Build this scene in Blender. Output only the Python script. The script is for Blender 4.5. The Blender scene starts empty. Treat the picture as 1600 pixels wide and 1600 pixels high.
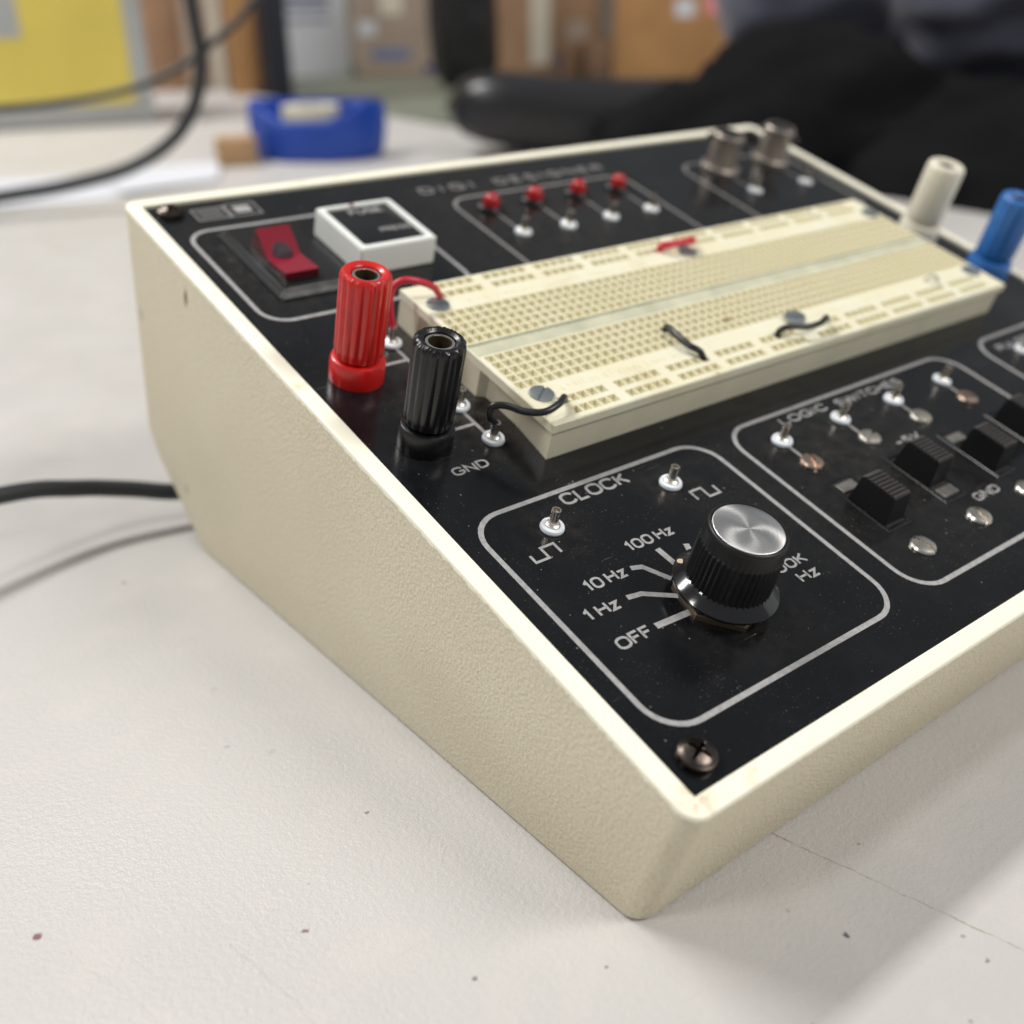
import bpy, bmesh, math, random
from mathutils import Matrix, Vector
random.seed(7)
R = math.radians
scene = bpy.context.scene
C = scene.collection
S = 0.001                       # the script is written in millimetres, the scene is in metres
# ------------------------------------------------------------------ camera
cam_d = bpy.data.cameras.new('camera'); cam = bpy.data.objects.new('camera', cam_d); C.objects.link(cam)
scene.camera = cam
right = Vector((0.7826703, -0.6223284, -0.0115973)); down = Vector((-0.2830982, -0.3393209, -0.8970600)); fwd = Vector((0.5543308, 0.7053854, -0.4417565))
cam.matrix_world = Matrix(((right.x, -down.x, -fwd.x, -0.0935992), (right.y, -down.y, -fwd.y, -0.0777841),
                           (right.z, -down.z, -fwd.z, 0.1339284), (0, 0, 0, 1)))
cam_d.sensor_width = 36; cam_d.lens = 36*1663.7/1600
cam_d.clip_start = 0.01; cam_d.clip_end = 50
cam_d.dof.use_dof = True; cam_d.dof.focus_distance = 0.188; cam_d.dof.aperture_fstop = 10.6
scene.render.resolution_x = 1024; scene.render.resolution_y = 1024
# ------------------------------------------------------------------ world, lamps, exposure
w = bpy.data.worlds.new('World'); scene.world = w; w.use_nodes = True
bg = w.node_tree.nodes['Background']; bg.inputs[0].default_value = (0.96, 0.99, 1.03, 1); bg.inputs[1].default_value = 0.22
scene.view_settings.view_transform = 'Standard'; scene.view_settings.look = 'None'
scene.view_settings.exposure = 0.22; scene.view_settings.gamma = 1.0
def lamp(name, loc, target, sx, sy, watt, col):
    d = bpy.data.lights.new(name, 'AREA'); d.shape = 'RECTANGLE'; d.size = sx; d.size_y = sy; d.energy = watt; d.color = col
    o = bpy.data.objects.new(name, d); C.objects.link(o); o.location = loc
    # every lamp faces straight down
    o.rotation_euler = (0, 0, 0)
    return o
lamp('ceiling_lamp_back', (-0.45, 1.42, 2.0), None, 1.2, 0.30, 52, (1.0, 0.985, 0.96))
lamp('ceiling_lamp_front', (1.35, -1.70, 2.05), None, 1.2, 0.60, 62, (1.0, 0.97, 0.93))
lamp('fill_lamp_left', (-2.1, 0.2, 2.05), None, 1.2, 0.30, 27, (1.0, 0.98, 0.95))  # fill lamp added to brighten the left side of the case

# ------------------------------------------------------------------ material helpers
def mat(name, col, rough=0.5, metal=0.0, spec=0.5, coat=0.0, noise=None, bump=None, alpha=1.0, trans=0.0, sheen=0.0, tint2=None, sss=0.0):
    m = bpy.data.materials.new(name); m.use_nodes = True; nt = m.node_tree; b = nt.nodes['Principled BSDF']
    b.inputs['Base Color'].default_value = (*col, 1); b.inputs['Roughness'].default_value = rough
    b.inputs['Metallic'].default_value = metal; b.inputs['Specular IOR Level'].default_value = spec
    b.inputs['Coat Weight'].default_value = coat; b.inputs['Transmission Weight'].default_value = trans
    b.inputs['Sheen Weight'].default_value = sheen
    if sss: b.inputs['Subsurface Weight'].default_value = sss; b.inputs['Subsurface Radius'].default_value = (0.002, 0.0015, 0.001)
    if noise:      # (scale, amount): uneven colour of the thing itself
        tc = nt.nodes.new('ShaderNodeTexCoord'); n = nt.nodes.new('ShaderNodeTexNoise')
        n.inputs['Scale'].default_value = noise[0]; n.inputs['Detail'].default_value = 5
        nt.links.new(tc.outputs['Object'], n.inputs['Vector'])
        mx = nt.nodes.new('ShaderNodeMix'); mx.data_type = 'RGBA'
        a = noise[1]; c2 = tint2 or tuple(c*(1-a) for c in col)
        mx.inputs[6].default_value = (*col, 1); mx.inputs[7].default_value = (*c2, 1)
        mr = nt.nodes.new('ShaderNodeMapRange'); mr.inputs[1].default_value = 0.35; mr.inputs[2].default_value = 0.68
        nt.links.new(n.outputs['Fac'], mr.inputs[0]); nt.links.new(mr.outputs[0], mx.inputs[0])
        nt.links.new(mx.outputs[2], b.inputs['Base Color'])
        rr = nt.nodes.new('ShaderNodeMapRange'); rr.inputs[3].default_value = max(0, rough-0.06); rr.inputs[4].default_value = min(1, rough+0.12)
        nt.links.new(n.outputs['Fac'], rr.inputs[0]); nt.links.new(rr.outputs[0], b.inputs['Roughness'])
    if bump:       # (scale, distance in mm)
        tc = nt.nodes.new('ShaderNodeTexCoord'); n = nt.nodes.new('ShaderNodeTexNoise')
        n.inputs['Scale'].default_value = bump[0]; n.inputs['Detail'].default_value = 4
        nt.links.new(tc.outputs['Object'], n.inputs['Vector'])
        bp = nt.nodes.new('ShaderNodeBump'); bp.inputs['Distance'].default_value = bump[1]*S; bp.inputs['Strength'].default_value = 1
        nt.links.new(n.outputs['Fac'], bp.inputs['Height']); nt.links.new(bp.outputs[0], b.inputs['Normal'])
    return m

class NB:      # tiny node builder
    def __init__(s, m): s.nt = m.node_tree; s.b = s.nt.nodes['Principled BSDF']; s.tc = s.nt.nodes.new('ShaderNodeTexCoord')
    def n(s, t, **k):
        x = s.nt.nodes.new(t)
        for a, v in k.items(): setattr(x, a, v)
        return x
    def link(s, a, b): s.nt.links.new(a, b)
    def noise(s, scale, detail=4, rough=0.5, vec=None):
        x = s.n('ShaderNodeTexNoise'); x.inputs['Scale'].default_value = scale; x.inputs['Detail'].default_value = detail; x.inputs['Roughness'].default_value = rough
        s.link(vec or s.tc.outputs['Object'], x.inputs['Vector']); return x.outputs['Fac']
    def math(s, op, a, b=0.0, c=None):
        x = s.n('ShaderNodeMath', operation=op)
        for i, v in enumerate((a, b, c)):
            if v is None: continue
            if isinstance(v, (int, float)): x.inputs[i].default_value = v
            else: s.link(v, x.inputs[i])
        return x.outputs[0]
    def rng(s, v, a, b, c=0.0, d=1.0):
        x = s.n('ShaderNodeMapRange'); s.link(v, x.inputs[0])
        for i, q in enumerate((a, b, c, d)): x.inputs[i+1].default_value = q
        return x.outputs[0]
    def mix(s, f, a, b):
        x = s.n('ShaderNodeMix', data_type='RGBA')
        if isinstance(f, (int, float)): x.inputs[0].default_value = f
        else: s.link(f, x.inputs[0])
        for i, v in ((6, a), (7, b)):
            if isinstance(v, tuple): x.inputs[i].default_value = (*v, 1)
            else: s.link(v, x.inputs[i])
        return x.outputs[2]
    def mapping(s, rot=(0,0,0), scale=(1,1,1), loc=(0,0,0)):
        x = s.n('ShaderNodeMapping'); s.link(s.tc.outputs['Object'], x.inputs[0])
        x.inputs['Rotation'].default_value = rot; x.inputs['Scale'].default_value = scale; x.inputs['Location'].default_value = loc
        return x.outputs[0]
    def bump(s, h, dist, prev=None, strength=1.0):
        x = s.n('ShaderNodeBump'); x.inputs['Distance'].default_value = dist; x.inputs['Strength'].default_value = strength
        s.link(h, x.inputs['Height'])
        if prev: s.link(prev, x.inputs['Normal'])
        return x.outputs[0]
    def xyz(s):
        x = s.n('ShaderNodeSeparateXYZ'); s.link(s.tc.outputs['Object'], x.inputs[0]); return x.outputs
    def specks(s, scale, size, keep, seedloc=(0,0,0)):
        """mask of small sparse dots: voronoi cells, a random few kept"""
        v = s.n('ShaderNodeTexVoronoi'); v.inputs['Scale'].default_value = scale
        s.link(s.mapping(loc=seedloc), v.inputs['Vector'])
        sep = s.n('ShaderNodeSeparateColor'); s.link(v.outputs['Color'], sep.inputs[0])
        k = s.math('LESS_THAN', sep.outputs[0], keep)
        sz = s.math('MULTIPLY', sep.outputs[1], size)
        d = s.math('LESS_THAN', v.outputs['Distance'], sz)
        return s.math('MULTIPLY', k, d)

# ------------------------------------------------------------------ mesh helpers (all in mm)
def finish(bm, name, m, parent=None, loc=(0,0,0), rot=None, smooth=30, local=False):
    bmesh.ops.recalc_face_normals(bm, faces=bm.faces)
    me = bpy.data.meshes.new(name); 
    bmesh.ops.scale(bm, vec=(S, S, S), verts=bm.verts)
    bm.to_mesh(me); bm.free()
    ms = m if isinstance(m, (list, tuple)) else [m]
    for x in ms: me.materials.append(x)
    if smooth:
        me.polygons.foreach_set('use_smooth', [True]*len(me.polygons))
        me.set_sharp_from_angle(angle=R(smooth))
    o = bpy.data.objects.new(name, me); C.objects.link(o)
    if parent: o.parent = parent
    M = Matrix.Translation(Vector(loc)*S)
    if rot: M = M @ rot
    o.matrix_basis = M
    return o
def box(bm, x0, x1, y0, y1, z0, z1, bev=0.0, seg=2, mi=0):
    vs = [bm.verts.new(p) for p in ((x0,y0,z0),(x1,y0,z0),(x1,y1,z0),(x0,y1,z0),(x0,y0,z1),(x1,y0,z1),(x1,y1,z1),(x0,y1,z1))]
    fs = [bm.faces.new([vs[i] for i in q]) for q in ((3,2,1,0),(4,5,6,7),(0,1,5,4),(1,2,6,5),(2,3,7,6),(3,0,4,7))]
    for f in fs: f.material_index = mi
    if bev:
        es = list({e for f in fs for e in f.edges})
        bmesh.ops.bevel(bm, geom=es, offset=bev, segments=seg, affect='EDGES', profile=0.5)
def lathe(bm, prof, seg=40, rad=None, cx=0, cy=0, mi=0, close=True):
    """prof: [(r,z)]; rad(theta, i, r) may change the radius"""
    rings = []
    for i, (r, z) in enumerate(prof):
        if r < 1e-6: rings.append([bm.verts.new((cx, cy, z))]); continue
        ring = []
        for k in range(seg):
            t = 2*math.pi*k/seg; rr = rad(t, i, r) if rad else r
            ring.append(bm.verts.new((cx+rr*math.cos(t), cy+rr*math.sin(t), z)))
        rings.append(ring)
    for a, b in zip(rings, rings[1:]):
        for k in range(seg):
            q = (k+1) % seg
            if len(a) == 1 and len(b) == 1: continue
            if len(a) == 1: f = bm.faces.new((a[0], b[k], b[q]))
            elif len(b) == 1: f = bm.faces.new((a[k], a[q], b[0]))
            else: f = bm.faces.new((a[k], a[q], b[q], b[k]))
            f.material_index = mi
    if close:
        for ring in (rings[0], rings[-1]):
            if len(ring) > 1:
                try: bm.faces.new(ring).material_index = mi
                except ValueError: pass
def L(prof, **k): bm = bmesh.new(); lathe(bm, prof, **k); return bm
def catmull(pts, n=10):
    pts = [Vector(p) for p in pts]; P = [2*pts[0]-pts[1]] + pts + [2*pts[-1]-pts[-2]]; out = []
    for i in range(1, len(P)-2):
        for k in range(n):
            t = k/n; a, b, c, d = P[i-1], P[i], P[i+1], P[i+2]
            out.append(0.5*((2*b)+(c-a)*t+(2*a-5*b+4*c-d)*t*t+(-a+3*b-3*c+d)*t**3))
    out.append(pts[-1]); return out
def tube(bm, pts, r, seg=14, n=10, smoothpath=True, mi=0):
    P = catmull(pts, n) if smoothpath else [Vector(p) for p in pts]
    T = [(P[min(i+1, len(P)-1)]-P[max(i-1, 0)]).normalized() for i in range(len(P))]
    up = Vector((0, 0, 1)); nrm = T[0].cross(up); nrm = nrm.normalized() if nrm.length > 1e-3 else Vector((1, 0, 0))
    rings = []
    for i, p in enumerate(P):
        nrm = (nrm - T[i]*nrm.dot(T[i])).normalized(); b = T[i].cross(nrm)
        rr = r[i] if isinstance(r, list) else r
        rings.append([bm.verts.new(p + rr*(math.cos(2*math.pi*k/seg)*nrm + math.sin(2*math.pi*k/seg)*b)) for k in range(seg)])
    for a, b in zip(rings, rings[1:]):
        for k in range(seg): bm.faces.new((a[k], a[(k+1) % seg], b[(k+1) % seg], b[k])).material_index = mi
    bm.faces.new(rings[0]).material_index = mi; bm.faces.new(rings[-1]).material_index = mi
def strip(bm, pts, width, z, closed=False):
    """flat printed line with mitred joints"""
    P = [Vector((p[0], p[1])) for p in pts]; n = len(P); A = []; B = []
    for i in range(n):
        if closed: a, b = P[i-1], P[(i+1) % n]
        else: a, b = P[max(i-1, 0)], P[min(i+1, n-1)]
        d1 = (P[i]-a); d2 = (b-P[i])
        if d1.length < 1e-9: d1 = d2
        if d2.length < 1e-9: d2 = d1
        d1.normalize(); d2.normalize(); t = (d1+d2).normalized(); nn = Vector((-t.y, t.x))
        k = max(0.35, nn.dot(Vector((-d1.y, d1.x))))
        o = nn*(width/2/k); A.append(bm.verts.new((*(P[i]+o), z))); B.append(bm.verts.new((*(P[i]-o), z)))
    for i in range(n if closed else n-1):
        j = (i+1) % n; bm.faces.new((A[i], B[i], B[j], A[j]))
def rrect(u0, u1, v0, v1, r, seg=8):
    pts = []
    for cx, cy, a0 in ((u1-r, v1-r, 0), (u0+r, v1-r, 90), (u0+r, v0+r, 180), (u1-r, v0+r, 270)):
        for k in range(seg+1):
            a = R(a0+90*k/seg); pts.append((cx+r*math.cos(a), cy+r*math.sin(a)))
    return pts
def tag(o, label=None, cat=None, group=None, kind=None):
    if label: o['label'] = label
    if cat: o['category'] = cat
    if group: o['group'] = group
    if kind: o['kind'] = kind
    return o
def thing(name, loc, label, cat, group=None):
    o = bpy.data.objects.new(name, None); C.objects.link(o); o.location = Vector(loc)*S; o.empty_display_size = 0.01
    return tag(o, label, cat, group)

# ------------------------------------------------------------------ materials
# table laminate: pebbled off-white, specks, rubbed marks, one long hairline crack
M_table = mat('table_laminate', (0.60, 0.575, 0.545), 0.42); q = NB(M_table)
col = q.mix(q.rng(q.noise(9, 5), 0.38, 0.66), (0.505, 0.487, 0.468), (0.475, 0.458, 0.435))
col = q.mix(q.math('MULTIPLY', q.rng(q.noise(60, 5, 0.6), 0.52, 0.75), 0.45), col, (0.57, 0.525, 0.505))
col = q.mix(q.math('MULTIPLY', q.specks(75, 0.085, 0.14), 0.75), col, (0.17, 0.12, 0.13))
col = q.mix(q.math('MULTIPLY', q.specks(230, 0.11, 0.10, (0.3,0.1,0)), 0.55), col, (0.20, 0.16, 0.13))
col = q.mix(q.math('MULTIPLY', q.specks(28, 0.045, 0.20, (0.11,0.27,0)), 0.9), col, (0.10, 0.03, 0.05))
XX, YY, ZZ = q.xyz(); wv = q.math('MULTIPLY', q.math('SUBTRACT', q.noise(1500, 3), 0.5), 0.0012)
for (mx_, my_, mr_, k_, c_) in ((-.078, .0651, .0008, .9, (.12, .02, .04)), (-.0445, .0393, .00055, .85, (.14, .04, .07)), (.0212, -.0151, .00055, .85, (.05, .045, .07)), (.0338, -.0316, .0004, .8, (.05, .045, .06)),
        (-.0289, .0151, .00045, .7, (.1, .07, .08)), (-.0342, .0899, .0005, .4, (.2, .18, .25)), (-.0279, .083, .0008, .28, (.25, .22, .3)), (-.0279, .1097, .0008, .2, (.25, .22, .2)),
        (-.0226, .0563, .0004, .7, (.1, .09, .07)), (-.0027, .0327, .0004, .6, (.12, .1, .08)), (.0181, -.0062, .0005, .3, (.2, .15, .1)), (.004, -.022, .0004, .6, (.1, .08, .08)), (-.012, .004, .0003, .7, (.1, .08, .08))):
    d_ = q.math('SQRT', q.math('ADD', q.math('POWER', q.math('SUBTRACT', XX, mx_), 2), q.math('POWER', q.math('SUBTRACT', YY, my_), 2)))
    col = q.mix(q.math('MULTIPLY', q.rng(q.math('ADD', d_, wv), mr_*.6, mr_*1.15, 1, 0), k_), col, c_)
# rubbed smudges and hair scratches
sm = q.math('MULTIPLY', q.rng(q.noise(1.0, 4, .7, q.mapping(rot=(0, 0, R(28)), scale=(55, 900, 1))), .60, .72), q.rng(q.noise(22, 3), .56, .68))
col = q.mix(q.math('MULTIPLY', sm, .22), col, (.22, .18, .14))
sm = q.math('MULTIPLY', q.rng(q.noise(1.0, 2, .5, q.mapping(rot=(0, 0, R(-52)), scale=(26, 3200, 1))), .74, .76), q.rng(q.noise(12, 3), .50, .6))
col = q.mix(q.math('MULTIPLY', sm, .06), col, (.22, .18, .14))
# hairline crack: distance to a slightly wandering line in the table's own coordinates
X, Y, Z = q.xyz()
wob = q.math('MULTIPLY', q.math('SUBTRACT', q.noise(60, 6, 0.7), 0.5), 0.003)
CR = 'CRACK'
def crack(q, x0, y0, x1, y1, wdt, wob):
    L_ = math.hypot(x1-x0, y1-y0); dx, dy = (x1-x0)/L_, (y1-y0)/L_
    d = q.math('ADD', q.math('MULTIPLY', q.math('SUBTRACT', X, x0), -dy), q.math('MULTIPLY', q.math('SUBTRACT', Y, y0), dx))
    t = q.math('ADD', q.math('MULTIPLY', q.math('SUBTRACT', X, x0), dx), q.math('MULTIPLY', q.math('SUBTRACT', Y, y0), dy))
    d = q.math('ABSOLUTE', q.math('ADD', d, wob))
    m1 = q.rng(d, wdt*0.45, wdt, 1, 0)
    m2 = q.math('MULTIPLY', q.math('GREATER_THAN', t, 0), q.math('LESS_THAN', t, L_))
    return q.math('MULTIPLY', m1, m2)
gap = q.rng(q.noise(300, 3), 0.40, 0.55)
ck = q.math('MULTIPLY', crack(q, 0.0292, 0.010, 0.0405, -0.037, 0.00017, wob), q.rng(gap, 0, 1, 0.35, 1))
col = q.mix(q.math('MULTIPLY', ck, 0.7), col, (0.22, 0.16, 0.11))
for (a, b_, c_, d_, k) in ((-0.066, 0.003, -0.052, -0.014, 0.22), (-0.075, 0.060, -0.060, 0.010, 0.10), (-0.055, 0.045, -0.049, 0.012, 0.15), (-0.04,-0.02,-0.022,-0.035,.14)):
    col = q.mix(q.math('MULTIPLY', crack(q, a, b_, c_, d_, 0.00022, q.math('MULTIPLY', wob, 2.0)), k), col, (0.25, 0.18, 0.13))
q.link(col, q.b.inputs['Base Color'])
v1 = q.noise(900, 3, 0.6); v2 = q.noise(2300, 2)
hgt = q.math('ADD', v1, q.math('MULTIPLY', v2, 0.35))
q.link(q.bump(hgt, 0.00020), q.b.inputs['Normal'])
q.link(q.rng(q.noise(30, 4), 0.3, 0.7, 0.36, 0.52), q.b.inputs['Roughness'])

def blobc(q, X, Y, cx, cy, r_):
    d = q.math('SQRT', q.math('ADD', q.math('POWER', q.math('SUBTRACT', X, cx), 2), q.math('POWER', q.math('SUBTRACT', Y, cy), 2)))
    return q.math('MULTIPLY', q.rng(d, 0, r_, 1, 0), q.rng(q.noise(900, 4, .7), .42, .62))
# moulded case: textured beige sides, worn smooth cream rim where the texture has been rubbed off
M_case = mat('case_plastic', (0.6, 0.53, 0.38), 0.5); q = NB(M_case)
X, Y, Z = q.xyz()
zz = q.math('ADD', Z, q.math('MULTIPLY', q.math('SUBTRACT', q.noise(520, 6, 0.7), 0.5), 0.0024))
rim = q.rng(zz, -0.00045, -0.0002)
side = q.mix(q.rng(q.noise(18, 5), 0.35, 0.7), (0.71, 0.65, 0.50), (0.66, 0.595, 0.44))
side = q.mix(q.math('MULTIPLY', q.rng(q.noise(1450, 3, 0.6), 0.45, 0.62), 0.38), side, (0.48, 0.41, 0.28))
side = q.mix(q.math('MULTIPLY', q.specks(110, 0.12, 0.10), 0.6), side, (0.20, 0.13, 0.07))
side = q.mix(q.math('MULTIPLY', q.specks(45, 0.06, 0.10, (0.2, 0.4, 0.1)), 0.7), side, (0.10, 0.06, 0.03))
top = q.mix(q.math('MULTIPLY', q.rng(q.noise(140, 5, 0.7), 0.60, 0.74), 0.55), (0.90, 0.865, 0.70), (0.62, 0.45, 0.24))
top = q.mix(q.math('MULTIPLY', q.specks(330, 0.2, 0.10), 0.35), top, (0.50, 0.38, 0.22))
wv = q.math('MULTIPLY', q.math('SUBTRACT', q.noise(1200, 3), 0.5), 0.0016)
for (my_, mz_, ry, rz, k_, c_) in ((.1616, -.0059, .0010, .0026, .9, (.10, .055, .03)), (.1887, -.0257, .0016, .002, .35, (.25, .18, .1)), (.1641, -.0647, .0012, .0018, .55, (.30, .25, .12)), (.150, -.050, .018, .016, .14, (.42, .44, .27)), (.05, -.03, .02, .01, .12, (.44, .36, .2))):
    d_ = q.math('SQRT', q.math('ADD', q.math('POWER', q.math('DIVIDE', q.math('SUBTRACT', Y, my_), ry), 2), q.math('POWER', q.math('DIVIDE', q.math('SUBTRACT', Z, mz_), rz), 2)))
    side = q.mix(q.math('MULTIPLY', q.rng(q.math('ADD', d_, q.math('MULTIPLY', wv, 500)), .5, 1.1, 1, 0), k_), side, c_)
scf = q.math('MULTIPLY', q.rng(q.noise(1.0, 3, .6, q.mapping(rot=(R(35), 0, 0), scale=(40, 55, 1800))), .66, .72), q.rng(q.noise(30, 3), .55, .66))
side = q.mix(q.math('MULTIPLY', scf, .0), side, (.16, .12, .08))
top = q.mix(q.math('MULTIPLY', blobc(q, X, Y, 0, 0, .004), .8), top, (.40, .24, .10))
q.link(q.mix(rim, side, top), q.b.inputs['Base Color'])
tex = q.math('MULTIPLY', q.noise(1450, 3, 0.6), q.rng(rim, 0, 1, 1, 0.06))
q.link(q.bump(tex, 0.00030), q.b.inputs['Normal'])
q.link(q.rng(rim, 0, 1, 0.55, 0.42), q.b.inputs['Roughness'])

# black anodised panel: dust, fingerprints, scuffs
M_panel = mat('panel_black', (0.012, 0.012, 0.013), 0.22, spec=0.32); q = NB(M_panel)
X, Y, Z = q.xyz()
def blob(q, cx, cy, r, soft=1.0):
    d = q.math('SQRT', q.math('ADD', q.math('POWER', q.math('SUBTRACT', X, cx), 2), q.math('POWER', q.math('SUBTRACT', Y, cy), 2)))
    return q.rng(d, 0, r, 1, 0)
grime = None
for cx, cy, r, k in ((0.027, 0.095, 0.024, 1.0), (0.031, 0.118, 0.020, 0.9), (0.0187, 0.056, 0.010, .5), (0.049, 0.0557, 0.010, .5), (0.036, 0.024, 0.018, .4), (0.095, 0.045, 0.045, .45), (0.100, 0.155, 0.05, .45), (0.02, 0.16, 0.03, .7)):
    g = q.math('MULTIPLY', blob(q, cx, cy, r), k); grime = g if grime is None else q.math('MAXIMUM', grime, g)
gn = q.rng(q.noise(260, 8, 0.75), 0.40, 0.75)
gm = q.math('MULTIPLY', grime, gn)
base = q.mix(q.math('MULTIPLY', gm, 0.55), (0.005, 0.0055, 0.0065), (0.12, 0.10, 0.075))
base = q.mix(q.math('MULTIPLY', q.rng(q.noise(35, 6, 0.7), 0.45, 0.8), 0.03), base, (0.25, 0.24, 0.22))
dust = q.math('MULTIPLY', q.rng(q.noise(2300, 2, 0.5), 0.655, 0.72), q.rng(q.noise(55, 5, 0.7), 0.44, 0.66))
base = q.mix(q.math('MULTIPLY', dust, 0.32), base, (0.40, 0.37, 0.33))
base = q.mix(q.math('MULTIPLY', q.specks(800, 0.15, 0.10), 0.35), base, (0.55, 0.52, 0.47))
# short scratches: stretched noise in three directions
for ang, k in ((20, .45), (-35, .38), (75, .32)):
    sc = q.noise(1.0, 2, 0.5, q.mapping(rot=(0, 0, R(ang)), scale=(60, 5200, 1)))
    m_ = q.math('MULTIPLY', q.rng(sc, 0.735, 0.76), q.rng(q.noise(70, 3), 0.55, 0.7))
    base = q.mix(q.math('MULTIPLY', m_, k), base, (0.5, 0.5, 0.5))
q.link(base, q.b.inputs['Base Color'])
rg = q.math('ADD', q.rng(q.noise(40, 6, 0.7), 0.3, 0.75, 0.13, 0.26), q.math('MULTIPLY', gm, 0.3))
q.link(rg, q.b.inputs['Roughness'])
q.link(q.bump(q.noise(1500, 3), 0.00001), q.b.inputs['Normal'])

M_print = mat('silver_grey_print', (0.37, 0.365, 0.36), 0.5, noise=(900, 0.28))
M_printdim = mat('worn_grey_print', (0.27, 0.26, 0.25), 0.5, noise=(900, 0.35))
M_bb = mat('breadboard_plastic', (0.76, 0.74, 0.58), 0.42, noise=(90, 0.07), bump=(700, 0.02), tint2=(0.74, 0.69, 0.49))
q = NB(M_bb); c0 = M_bb.node_tree.nodes['Principled BSDF'].inputs['Base Color'].links[0].from_socket
c1 = q.mix(q.math('MULTIPLY', q.rng(q.noise(70, 6, .75), .52, .75), .40), c0, (.50, .43, .27))
c1 = q.mix(q.math('MULTIPLY', q.specks(260, .13, .10), .5), c1, (.25, .18, .10)); q.link(c1, q.b.inputs['Base Color'])
M_bbside = mat('breadboard_side', (0.66, 0.62, 0.47), 0.42, noise=(120, 0.1), bump=(600, 0.03))
M_hole = mat('hole_inside', (0.74, 0.69, 0.48), 0.6)
M_contact = mat('hole_bottom', (0.07, 0.055, 0.03), 0.5)
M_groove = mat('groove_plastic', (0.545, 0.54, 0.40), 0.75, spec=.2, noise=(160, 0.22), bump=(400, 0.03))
M_red = mat('red_plastic', (0.62, 0.012, 0.010), 0.28, coat=0.2, noise=(200, 0.2), tint2=(0.50, 0.012, 0.010), bump=(350, 0.03))
M_black = mat('black_plastic', (0.006, 0.006, 0.007), 0.27, coat=0.0, noise=(300, 0.3), bump=(400, 0.03))
M_blackmat = mat('black_matte_plastic', (0.007, 0.007, 0.008), 0.38, spec=.35, noise=(400, 0.3), bump=(900, 0.02))
M_white = mat('cream_plastic', (0.78, 0.74, 0.60), 0.3, noise=(120, 0.12), sss=0.05)
M_blue = mat('blue_plastic', (0.03, 0.16, 0.48), 0.3, noise=(200, 0.2), coat=0.1)
M_nylon = mat('nylon_washer', (0.78, 0.82, 0.86), 0.35, sss=0.1)
M_nick = mat('nickel', (0.85, 0.80, 0.72), 0.24, metal=1.0, noise=(700, 0.35))
M_nick2 = mat('dull_nickel', (0.72, 0.68, 0.60), 0.36, metal=1.0, noise=(500, 0.4))
M_brassin = mat('brass_bore', (0.10, 0.075, 0.04), 0.5, metal=.6)
M_copper = mat('tarnished_copper_screw', (0.60, 0.45, 0.36), 0.33, metal=1.0, noise=(500, 0.35))
M_zinc = mat('zinc_screw', (0.36, 0.40, 0.42), 0.42, metal=0.9, noise=(500, 0.2), bump=(900, 0.02))
M_dkscrew = mat('dark_oxide_screw', (0.085, 0.07, 0.06), 0.30, metal=1.0, noise=(400, 0.4), bump=(600, 0.03))
M_slot = mat('slot_dark', (0.02, 0.018, 0.015), 0.6)
M_led = mat('led_red_lens', (0.40, 0.008, 0.010), 0.12, spec=0.6, sss=0.2)
M_fuse = mat('white_plastic', (0.84, 0.86, 0.82), 0.3, noise=(60, 0.05))
M_smoke = mat('smoked_window', (0.012, 0.013, 0.015), 0.25, spec=.35)
M_rock = mat('translucent_red_rocker', (0.24, 0.006, 0.022), 0.13, coat=0.4)
M_rockside = mat('dark_red_plastic', (0.08, 0.004, 0.008), 0.2)
M_wred = mat('red_wire', (0.55, 0.015, 0.04), 0.35)
M_wblk = mat('black_wire', (0.012, 0.013, 0.014), 0.35)
M_bnc = mat('bnc_metal', (0.42, 0.37, 0.33), 0.34, metal=0.9, noise=(300, 0.3))
M_bncd = mat('bnc_dark', (0.10, 0.09, 0.09), 0.35, metal=0.8)
M_rub = mat('rubber_cable', (0.018, 0.021, 0.023), 0.5)
M_handletop = mat('handle_top_sheen', (0.035, 0.030, 0.028), 0.42, spec=.7, noise=(300, .4))  # handle tops only: their bright reflection is put into a lighter brown
M_brasshex = mat('brass_nut', (0.26, 0.20, 0.14), 0.5, metal=1.0)
M_alu = mat('spun_aluminium', (0.80, 0.79, 0.77), 0.30, metal=1.0); q = NB(M_alu)
q.b.inputs['Anisotropic'].default_value = 0.85
tg = q.n('ShaderNodeTangent', direction_type='RADIAL', axis='Z'); q.link(tg.outputs[0], q.b.inputs['Tangent'])
X, Y, Z = q.xyz()
rad_ = q.math('SQRT', q.math('ADD', q.math('POWER', X, 2), q.math('POWER', Y, 2)))
cv = q.n('ShaderNodeCombineXYZ'); q.link(q.math('MULTIPLY', rad_, 6000), cv.inputs[0])
ring = q.noise(1.0, 3, 0.6, cv.outputs[0]); q.link(q.bump(ring, 0.000012), q.b.inputs['Normal'])
q.link(q.rng(ring, 0.3, 0.7, 0.24, 0.40), q.b.inputs['Roughness'])

# ------------------------------------------------------------------ the trainer
TH = R(17.4)
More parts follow.
